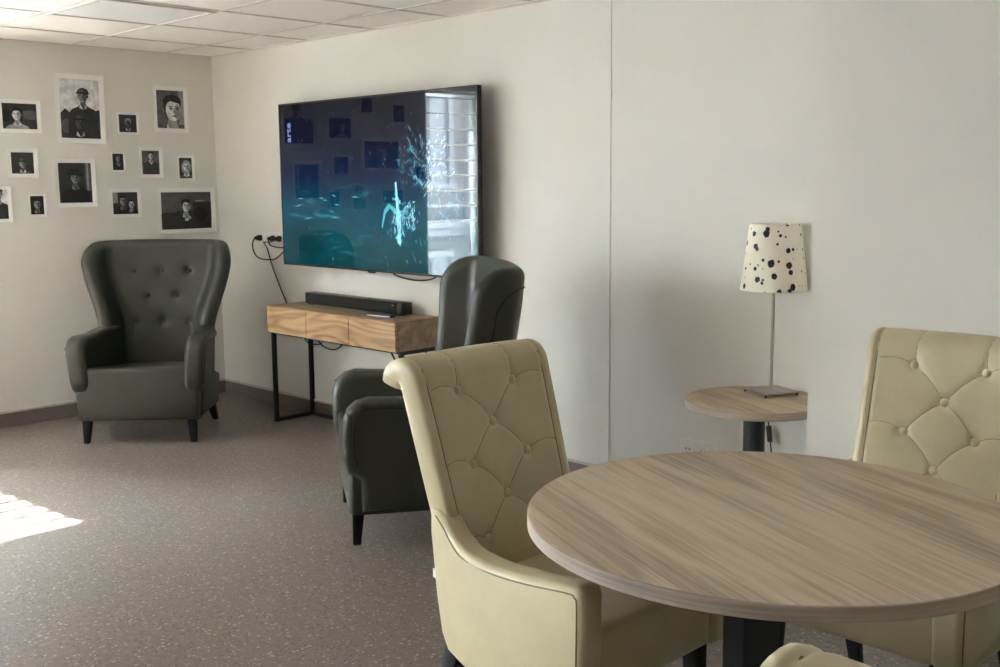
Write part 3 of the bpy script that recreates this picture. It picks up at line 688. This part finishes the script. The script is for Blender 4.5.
# ------------------------------------------------------------------ dark wing armchair
def wing_armchair(label, loc, rz):
    t = thing('wing_armchair', label, 'armchair', loc, rz, 'dark green wing armchairs')
    ZT = 1.045
    # mid surface: back panel that curls forward into two wings
    def hwid(z): return .246 + .008 * sstep(.3, .58, z) + .112 * sstep(.52, 1.0, z)
    def plan(s, z):                                   # s in -1..1 along the plan curve
        w = hwid(z); rc = .10; D = .085 + .02 * sstep(.85, .5, z)
        flat = w - rc; arc = rc * R(70); L = flat + arc + D
        d = abs(s) * L; sg = 1 if s >= 0 else -1
        if d < flat: x, y = d, -.012 * (d / flat) ** 2
        elif d < flat + arc:
            a = (d - flat) / rc; x, y = flat + rc * math.sin(a), -rc * (1 - math.cos(a)) - .012
        else:
            a = R(70); e = d - flat - arc; x, y = flat + rc * math.sin(a) + e * math.cos(a), -rc * (1 - math.cos(a)) - e * math.sin(a) - .012
        return sg * x, y, L - d, L
    def P(u, v):
        z = .22 + (ZT - .22) * v
        _, _, rest, L = plan(u, z)
        r = .105
        drop = 0
        if rest < r: k = .965 * (1 - rest / r); drop = r * (1 - math.sqrt(max(0, 1 - k * k)))
        zt = ZT - drop - .012 * u * u
        z = .22 + (zt - .22) * v
        x, y, _, _ = plan(u, z)
        return Vector((x, .285 + .075 * v + y, z))
    bt = [(-.165, .9), (.0, .9), (.165, .9), (-.085, .755), (.085, .755), (-.165, .60), (0, .60), (.165, .60)]
    def uv_of(x, z):
        return x / plan(1, z)[3], (z - .22) / (ZT - .22)
    BT = [(uv_of(x, z), x, z) for x, z in bt]
    def disp(u, v):
        z = .22 + (ZT - .22) * v; x = u * plan(1, z)[3]; d = 0
        for _, bx, bz in BT:
            q2 = (x - bx) ** 2 + (z - bz) ** 2
            d += .014 * math.exp(-q2 / .022 ** 2) + .006 * math.exp(-q2 / .055 ** 2)
        return d
    us = [math.sin(q * PI / 2) * .5 + q * .5 for q in lin(-1, 1, 111)]; vs = [1 - (1 - q) ** 1.3 for q in lin(0, 1, 67)]
    b = bm_new(); mid, nor = shell(b, P, us, vs, .088, disp, 8); back = obj('backrest', b, M['green'], t, True, 80)
    for (u, v), x, z in BT:
        p = P(u, v); e = 1e-3; n = (P(u + e, v) - P(u - e, v)).cross(P(u, v + e) - P(u, v - e)).normalized()
        b = bm_new(); dome(b, p + n * (.044 - .016), n, .0125, .007); obj('button', b, M['green'], t)
    # piping and pleats on the outer face of each wing
    for sg in (-1, 1):
        b = bm_new(); path = []
        for k in range(31):
            q = k / 30
            if q < .62: u, v = 1 - .10, .30 + q / .62 * .58
            else:
                a = (q - .62) / .38; u = .90 - .30 * a; v = .88 + .075 * math.sin(min(1, a * 1.4) * PI / 2)
            e = 1e-3
            p = P(sg * u, v); n = (P(sg * u + e, v) - P(sg * u - e, v)).cross(P(sg * u, v + e) - P(sg * u, v - e)).normalized()
            path.append(p - n * .045)
        tube(b, path, .0042, 6); obj('piping', b, M['green_pipe'], t)
    # base, seat cushion
    b = bm_new(); t2 = bmesh.new()
    def sd(x, y, z): return (x, y, z)
    slab(t2, [(-.330, .13), (.330, .13), (.335, .295), (.300, .318), (.270, .335), (.268, .425), (-.268, .425), (-.270, .335), (-.300, .318), (-.335, .295)], -.322, .235, .026, 5)
    t2.transform(Matrix.Rotation(R(90), 4, 'Z') @ Matrix.Diagonal((1, -1, 1, 1)))
    for v in t2.verts:
        if v.co.z > .36: v.co.z -= .05 * (v.co.y + .33) / .5
        if v.co.z < .28: v.co.x *= 1 - .02 * (.28 - v.co.z) / .15
    bmesh.ops.recalc_face_normals(t2, faces=t2.faces)
    merge(b, t2); obj('seat', b, M['green'], t, True, 60)
    out = [(-.272, .142), (-.276, .27), (-.292, .283), (-.322, .30), (-.338, .36), (-.342, .44), (-.338, .505), (-.318, .555), (-.285, .585), (-.235, .598), (-.15, .594), (-.05, .588), (.05, .590), (.14, .60), (.25, .60), (.26, .142)]
    for sg in (-1, 1):
        def flare(x, y, z, sg=sg):
            k = max(-.15, (z - .28) / .32)
            return (x + sg * (.020 * k + .012 * sstep(-.1, -.34, y) * k - .05 * sstep(.02, .2, y)), y, z + .004 * math.sin(y * 9))
        b = bm_new(); slab(b, out, *sorted((sg * .245, sg * .350)), .034, 6, flare); o = obj('armrest', b, M['green'], t, True, 50)
        b = bm_new(); pts = []
        for (y, z) in [(-.285, .33), (-.296, .37), (-.300, .44), (-.296, .50), (-.278, .535), (-.245, .556), (-.15, .556), (-.03, .550), (.08, .552)]:
            p = flare(sg * .350, y, z); pts.append((p[0] + sg * .0005, y, z))
        tube(b, pts, .0042, 6, 6); obj('arm_piping', b, M['green_pipe'], o)
        for k in range(3):                            # small pleats over the arm front
            b = bm_new(); y0 = -.31 + k * .032; z0 = .52 + k * .022
            p0 = Vector(flare(sg * .348, y0 + .01, z0)); p1 = Vector(flare(sg * .322, y0 - .016, z0 + .026))
            tube(b, [p0, (p0 + p1) / 2 + Vector((sg * .010, -.003, .004)), p1], .0020, 5, 3); obj('pleat', b, M['green_pipe'], o)
    for sx in (-1, 1):
        for fr in (1, 0):
            b = bm_new()
            if fr: frustum(b, (sx * .290, -.292, .004), .0155, (sx * .283, -.283, .145), .0245)
            else: frustum(b, (sx * .285, .285, .004), .0155, (sx * .270, .205, .150), .0265)
            l = obj('leg', b, M['leg'], t, True, 30)
            b = bm_new(); lathe(b, [(.010, 0), (.012, .002), (.012, .006)], 14, (sx * .29, -.292) if fr else (sx * .285, .285)); obj('glide', b, M['chrome'], l)
    return t
A = wing_armchair('dark green wing armchair in the far corner below the photographs', (.742, -.902, 0), R(47.6))
B = copy_tree(A)
B.location = (3.079, -.901, 0); B.rotation_euler = (0, 0, R(-33))
B['label'] = 'dark green wing armchair seen from the side, behind the cream chair'

# ------------------------------------------------------------------ cream tufted dining armchair
def dining_chair(label, loc, rz):
    t = thing('dining_armchair', label, 'chair', loc, rz, 'cream dining armchairs around the table')
    W, th = .192, .064                               # half width of the mid surface, padding
    rs = .032                                        # radius of the backward roll at the top
    z0, zs = .34, .942                               # straight run of the back
    Ls = zs - z0; La = rs * R(150); LT = Ls + La
    def prof(s):
        if s <= Ls:
            k = s / Ls; return (.070 + .175 * k, z0 + s)
        a = (s - Ls) / rs
        y1 = .245; tl = R(16)
        return (y1 + rs * (math.cos(tl) - math.cos(a + tl)), zs + rs * (math.sin(a + tl) - math.sin(tl)))
    def P(u, v):
        y, z = prof(v * LT)
        w = W * (1 + .13 * v)
        return Vector((u * w, y - .022 * u * u * (1 - .5 * v), z))
    bt = [(-.096, .905), (.096, .905), (0, .818), (-.096, .732), (.096, .732), (0, .645), (-.096, .558), (.096, .558)]
    ed = .192
    lines = [((-ed, .915), bt[0]), ((ed, .915), bt[1]), (bt[0], bt[2]), (bt[1], bt[2]), (bt[2], bt[3]), (bt[2], bt[4]), (bt[3], (-ed, .745)), (bt[4], (ed, .745)), (bt[3], bt[5]), (bt[4], bt[5]), (bt[5], bt[6]), (bt[5], bt[7]), (bt[6], (-ed, .57)), (bt[7], (ed, .57)), (bt[0], (-.09, 1.018)), (bt[1], (.09, 1.018))]
    def xe(z): return (W - .012) * (1 + .13 * (z - z0) / LT)
    def sag(a, c, k):                                # pleats bow slightly
        x = a[0] + (c[0] - a[0]) * k; z = a[1] + (c[1] - a[1]) * k + .010 * math.sin(PI * k); return x, z
    LS = [[sag(a, c, k / 6) for k in range(7)] for a, c in lines]
    def segd(px, pz, a, c):
        dx, dz = c[0] - a[0], c[1] - a[1]; k = clamp(((px - a[0]) * dx + (pz - a[1]) * dz) / (dx * dx + dz * dz), 0, 1)
        return math.hypot(px - a[0] - dx * k, pz - a[1] - dz * k)
    def xs(u, v): return u * W * (1 + .13 * v), z0 + v * LT
    def disp(u, v):
        x, z = xs(u, v); d = 0
        for bx, bz in bt:
            q = (x - bx) ** 2 + (z - bz) ** 2; d += .009 * math.exp(-q / .014 ** 2) + .0045 * math.exp(-q / .04 ** 2)
        m = min(segd(x, z, pl[i], pl[i + 1]) for pl in LS for i in range(6))
        d += .0022 * math.exp(-(m / .005) ** 2)
        d += .003 * math.exp(-((abs(x) - xe(z)) / .006) ** 2) * sstep(1.08, 1.0, z)
        return d - .003 * (1 - (x / .24) ** 2)
    us = lin(-1, 1, 95); vs = lin(0, 1, 121)
    b = bm_new(); shell(b, P, us, vs, th, disp, 8, 0, .55, .6); bk = obj('backrest', b, M['cream'], t, True, 80)
    def surf(x, z, off=0):
        v = (z - z0) / LT; u = x / (W * (1 + .13 * v)); e = 1e-3
        u = clamp(u, -.999, .999); v = clamp(v, .002, .998)
        n = (P(u + e, v) - P(u - e, v)).cross(P(u, v + e) - P(u, v - e)).normalized()
        return P(u, v) + n * (th / 2 - disp(u, v) + off), n
    for x, z in bt:
        p, n = surf(x, z); b = bm_new(); dome(b, p + n * .002, n, .0135, .010)
        ta = n.orthogonal().normalized(); tb = n.cross(ta)
        tube(b, [p + n * .0025 + (ta * math.cos(q * PI / 10) + tb * math.sin(q * PI / 10)) * .0142 for q in range(20)], .0013, 5, 0, 1, True)
        obj('button', b, [M['cream'], M['seam']], bk)
    for (a, c) in lines:
        b = bm_new(); tube(b, [surf(*sag(a, c, k / 10))[0] for k in range(11)], .0011, 5); obj('pleat_seam', b, M['seam'], bk)
    for sg in (-1, 1):
        b = bm_new(); tube(b, [surf(sg * xe(.36 + k * .033), .36 + k * .033, .0005)[0] for k in range(21)], .0016, 5); obj('edge_seam', b, M['seam'], bk)
    # seat block between the arms
    b = bm_new(); soft_box(b, -.216, .216, -.322, .13, .330, .488, .020, .012, 14); obj('seat', b, M['cream'], t, True, 60)
    # arms: padded panels from the back to the seat front
    out = [(-.320, .330), (-.336, .345), (-.342, .46), (-.344, .585), (-.338, .602), (-.322, .608), (-.2, .600), (-.1, .598), (0, .604), (.06, .618), (.105, .640), (.14, .660), (.168, .664), (.170, .60), (.150, .45), (.128, .365), (.095, .332), (0, .330), (-.16, .330)]
    for sg in (-1, 1):
        def bow(x, y, z, sg=sg):
            k = sstep(-.06, .16, y); q = clamp((y + .34) / .5, 0, 1)
            return (x + sg * (.016 * math.sin(PI * q) - .045 * k), y, z)
        b = bm_new(); slab(b, subdiv(out, .03), *sorted((sg * .205, sg * .272)), .016, 5, bow); o = obj('armrest', b, M['cream'], t, True, 50)
        top = ((-.325, .36), (-.326, .46), (-.327, .570), (-.322, .586), (-.305, .592), (-.2, .585), (-.1, .583), (0, .589), (.06, .603), (.10, .624), (.14, .645))
        b = bm_new(); tube(b, [bow(sg * .2725, y, z) for y, z in top], .0017, 5, 5); obj('arm_seam', b, M['seam'], o)
        b = bm_new(); tube(b, [bow(sg * .2045, y, z) for y, z in top[2:]], .0015, 5, 5); obj('arm_seam', b, M['seam'], o)
    for sx in (-1, 1):
        for fr in (1, 0):
            b = bm_new(); c = (sx * .215, -.285) if fr else (sx * .222, .210)
            if fr: frustum(b, (c[0], c[1], .008), .0155, (sx * .212, -.275, .345), .0225)
            else: frustum(b, (c[0], c[1], .008), .0155, (sx * .208, .085, .350), .0235)
            l = obj('leg', b, M['leg'], t, True, 30)
            b = bm_new(); lathe(b, [(.010, 0), (.013, .002), (.013, .012)], 14, c); obj('glide', b, M['chrome'], l)
    return t
DL = dining_chair('cream tufted leather armchair left of the round table, back to the armchair', (4.770, -1.950, 0), R(90))
DR = copy_tree(DL); DR.location = (5.305, -1.18, 0); DR.rotation_euler = (0, 0, 0); DR['label'] = 'cream tufted leather armchair at right against the pale wall pier'
DN = copy_tree(DL); DN.location = (6.190, -2.682, 0); DN.rotation_euler = (0, 0, R(180)); DN['label'] = 'nearest cream armchair, only its back corner shows at the bottom'
DE = copy_tree(DL); DE.location = (6.29, -1.89, 0); DE.rotation_euler = (0, 0, R(-90)); DE['label'] = 'cream armchair cut by the right picture edge, its arm below the tabletop'
b = bm_new(); box(b, -.001, .001, 0, .014, -.011, .011)
o = obj('care_tag', b, M['white'], DL, False); o.location = (-.222, .148, .50); o['label'] = 'small white fabric tag'

# ------------------------------------------------------------------ tables
TC = (5.343, -1.918)
dt = thing('dining_table', 'large round grey-oak dining table on a dark square column', 'table', (TC[0], TC[1], 0))
b = bm_new(); r, z1, z0 = .486, .750, .720
lathe(b, [(r - .004, z0), (r, z0 + .003), (r, z1 - .002), (r - .002, z1)], 128, mi=1)
for f in b.faces:
    if len(f.verts) > 4: f.material_index = 0
obj('tabletop', b, [M['table'], M['edge']], dt, True, 30)
b = bm_new(); t = bmesh.new(); bmesh.ops.create_cube(t, size=1); bmesh.ops.bevel(t, geom=t.edges[:], offset=.08, segments=2, affect='EDGES', profile=.5)
merge(b, t, 0, Matrix.Translation((-.022, -.022, .365)) @ Matrix.Rotation(R(62), 4, 'Z') @ Matrix.Diagonal((.086, .086, .68, 1))); obj('column', b, M['column'], dt)
b = bm_new(); box(b, -.22, .22, -.22, .22, .700, .719, bev=.003); obj('top_plate', b, M['blackmetal'], dt)
b = bm_new(); lathe(b, [(.27, 0), (.28, .004), (.28, .012), (.26, .020), (.06, .03)], 64); obj('foot_plate', b, M['blackmetal'], dt, True, 30)

SC = (4.292, -.263)
st = thing('side_table', 'small round grey-oak side table in the alcove', 'table', (SC[0], SC[1], 0))
b = bm_new(); r, z1, z0 = .260, .585, .554
lathe(b, [(r - .003, z0), (r, z0 + .003), (r, z1 - .002), (r - .002, z1)], 96, mi=1)
for f in b.faces:
    if len(f.verts) > 4: f.material_index = 0
obj('tabletop', b, [M['table'], M['edge']], st, True, 30)
b = bm_new(); lathe(b, [(.041, .018), (.041, .549)], 32); obj('column', b, M['column'], st, True, 30)
b = bm_new(); lathe(b, [(.09, .543), (.09, .553)], 32); obj('top_plate', b, M['blackmetal'], st, True, 30)
b = bm_new(); lathe(b, [(.19, 0), (.20, .004), (.20, .010), (.185, .016), (.05, .022)], 64); obj('foot_plate', b, M['blackmetal'], st, True, 30)

# ------------------------------------------------------------------ lamp
lp = thing('table_lamp', 'table lamp with black-spotted cream shade on the side table', 'lamp', (4.278, -.126, .5856), R(-25))
b = bm_new(); box(b, -.078, .078, -.078, .078, .008, .014, bev=.001); obj('base_plate', b, M['steel'], lp, False)
for sx in (-1, 1):
    for sy in (-1, 1):
        b = bm_new(); lathe(b, [(.005, 0), (.005, .008)], 12, (sx * .07, sy * .07)); obj('foot', b, M['black'], lp)
b = bm_new(); lathe(b, [(.0065, .012), (.0065, .60)], 16); obj('pole', b, M['steel'], lp)
SB, STP, RB, RT = .405, .657, .127, .096
b = bm_new(); n = 64
lathe(b, [(RB, SB), (RT, STP)], n, cap=False); 
lathe(b, [(RT - .0015, STP), (RB - .0015, SB)], n, cap=False)
lathe(b, [(RT - .0015, STP), (RT, STP)], n, cap=False); lathe(b, [(RB, SB), (RB - .0015, SB)], n, cap=False)
def shade_pt(a, z, off=.0006):
    k = (z - SB) / (STP - SB); r = RB + (RT - RB) * k + off; return (r * math.cos(a), r * math.sin(a), z)
def spot(a, z, ra, rz, seed):
    rnd = random.Random(seed); nn = 14
    k = (z - SB) / (STP - SB); rr = RB + (RT - RB) * k
    ph = [1 + rnd.uniform(-.12, .12) for _ in range(nn)]
    ring = []
    for i in range(nn):
        zz = clamp(z + rz * ph[i] * math.sin(2 * PI * i / nn), SB + .0005, STP - .0005); ring.append(b.verts.new(shade_pt(a + ra * ph[i] * math.cos(2 * PI * i / nn) / rr, zz)))
    c = b.verts.new(shade_pt(a, clamp(z, SB + .001, STP - .001)))
    for i in range(nn): b.faces.new((c, ring[i], ring[(i + 1) % nn])).material_index = 1
spots = [(755, 205, 7), (750, 224, 11), (703, 226, 8), (672, 268, 8), (708, 278, 9), (713, 290, 6), (791, 267, 4), (795, 215, 3), (803, 232, 5), (822, 237, 3), (879, 230, 4), (829, 187, 5), (875, 187, 4), (832, 295, 8), (850, 290, 5), (886, 292, 4), (735, 335, 5), (765, 350, 11), (771, 338, 5), (795, 340, 4), (835, 357, 10), (841, 386, 8), (890, 330, 3), (665, 375, 5), (703, 372, 6), (715, 357, 3), (777, 401, 9), (711, 417, 9), (733, 418, 4), (729, 431, 5), (658, 450, 8), (796, 466, 8), (849, 447, 10), (836, 464, 7), (883, 384, 3), (899, 395, 3), (667, 313, 3), (684, 355, 3), (660, 413, 2), (740, 470, 3), (692, 205, 3), (865, 290, 2), (850, 328, 2), (733, 372, 2), (872, 443, 2), (885, 446, 2)]
view_a = R(25) + math.atan2(-3.71, 2.18)                   # the side of the shade the spots were read from
for i, (px, py, rp) in enumerate(spots):
    k = clamp((py - 186) / (470 - 186), 0, 1); hw_ = 100 + 36.5 * k
    s = clamp((px - (784.5 - 11 * k)) / hw_, -.97, .97); a = view_a + math.asin(s); rr = rp * .00118
    spot(a, STP - k * (STP - SB), rr, rr * 1.08, i)
rnd = random.Random(11)
for i in range(46): spot(view_a + PI + rnd.uniform(-1.5, 1.5), rnd.uniform(SB + .01, STP - .01), rnd.choice((.0025, .004, .007, .009)), rnd.choice((.003, .004, .007, .009)), 100 + i)
M['shade'] = plain('lamp_shade_card', (.88, .83, .69), .6, var=.02); M['ink'] = plain('black_ink', (.012, .012, .014), .5)
obj('lamp_shade', b, [M['shade'], M['ink']], lp, True, 60)
b = bm_new(); 
for k in range(3): tube(b, [(0, 0, .60), (math.cos(k * 2.09) * RT * .98, math.sin(k * 2.09) * RT * .98, .655)], .0018, 6)
obj('shade_carrier', b, M['steel'], lp)
RL = Matrix.Rotation(R(25), 4, 'Z')
b = bm_new(); tube(b, [RL @ Vector(p) for p in [(-.02, .07, .011), (-.045, .092, .009), (-.066, .112, .008), (-.078, .122, -.008), (-.079, .122, -.05), (-.074, .112, -.11), (-.068, .105, -.16), (-.055, .10, -.22), (-.045, .10, -.30), (-.035, .105, -.40), (-.03, .11, -.57)]], .0032, 8, 6); cd = obj('cord', b, M['rubber'], lp)
b = bm_new(); soft_box(b, -.012, .012, -.008, .008, -.034, .034, .006, 0, 6); o = obj('cord_switch', b, M['black'], cd); o.location = RL @ Vector((-.062, .102, -.19)); o.rotation_euler = (0, R(-12), 0)

# ------------------------------------------------------------------ light
w = bpy.data.worlds.new('World'); sc.world = w; w.use_nodes = True
bg = w.node_tree.nodes['Background']; bg.inputs[0].default_value = (.83, .92, 1.0, 1); bg.inputs[1].default_value = 52.0
sun = bpy.data.lights.new('sun', 'SUN'); sun.energy = 20; sun.angle = R(.8); sun.color = (1, .93, .84)
so_ = bpy.data.objects.new('sun', sun); C.objects.link(so_)
d = Vector((1, .094, -math.tan(R(41.9)))); so_.rotation_euler = d.to_track_quat('-Z', 'Y').to_euler()
for y0, y1 in ((W1Y1, W1Y0), (W2Y1, W2Y0)):
    a = bpy.data.lights.new('window_portal', 'AREA'); a.shape = 'RECTANGLE'; a.size = abs(y1 - y0); a.size_y = HEAD - SILL
    a.cycles.is_portal = True
    o = bpy.data.objects.new('window_portal', a); C.objects.link(o); o.location = (-.25, (y0 + y1) / 2, (SILL + HEAD) / 2)
    o.rotation_euler = Matrix(((0, 0, -1), (1, 0, 0), (0, -1, 0))).to_euler()
    o.rotation_euler = Vector((1, 0, 0)).to_track_quat('-Z', 'Z').to_euler()

# ------------------------------------------------------------------ camera
cam = bpy.data.cameras.new('camera'); cam.sensor_width = 36; cam.lens = 1069.4 / 1000 * 36; cam.clip_start = .02
co_ = bpy.data.objects.new('camera', cam); C.objects.link(co_)
rot = Matrix(((.7075, -.0933, .7005), (.7067, .1044, -.6998), (-.0078, .9901, .1398)))
co_.matrix_world = Matrix.Translation((6.4273, -3.761, 1.406)) @ rot.to_quaternion().to_matrix().to_4x4()
sc.camera = co_
sc.cycles.use_denoising = True; sc.cycles.max_bounces = 12; sc.cycles.diffuse_bounces = 8
sc.cycles.sample_clamp_indirect = 8
vs_ = sc.view_settings; vs_.view_transform = 'Standard'; vs_.look = 'None'; vs_.gamma = 1; vs_.use_curve_mapping = False; vs_.exposure = 3.28
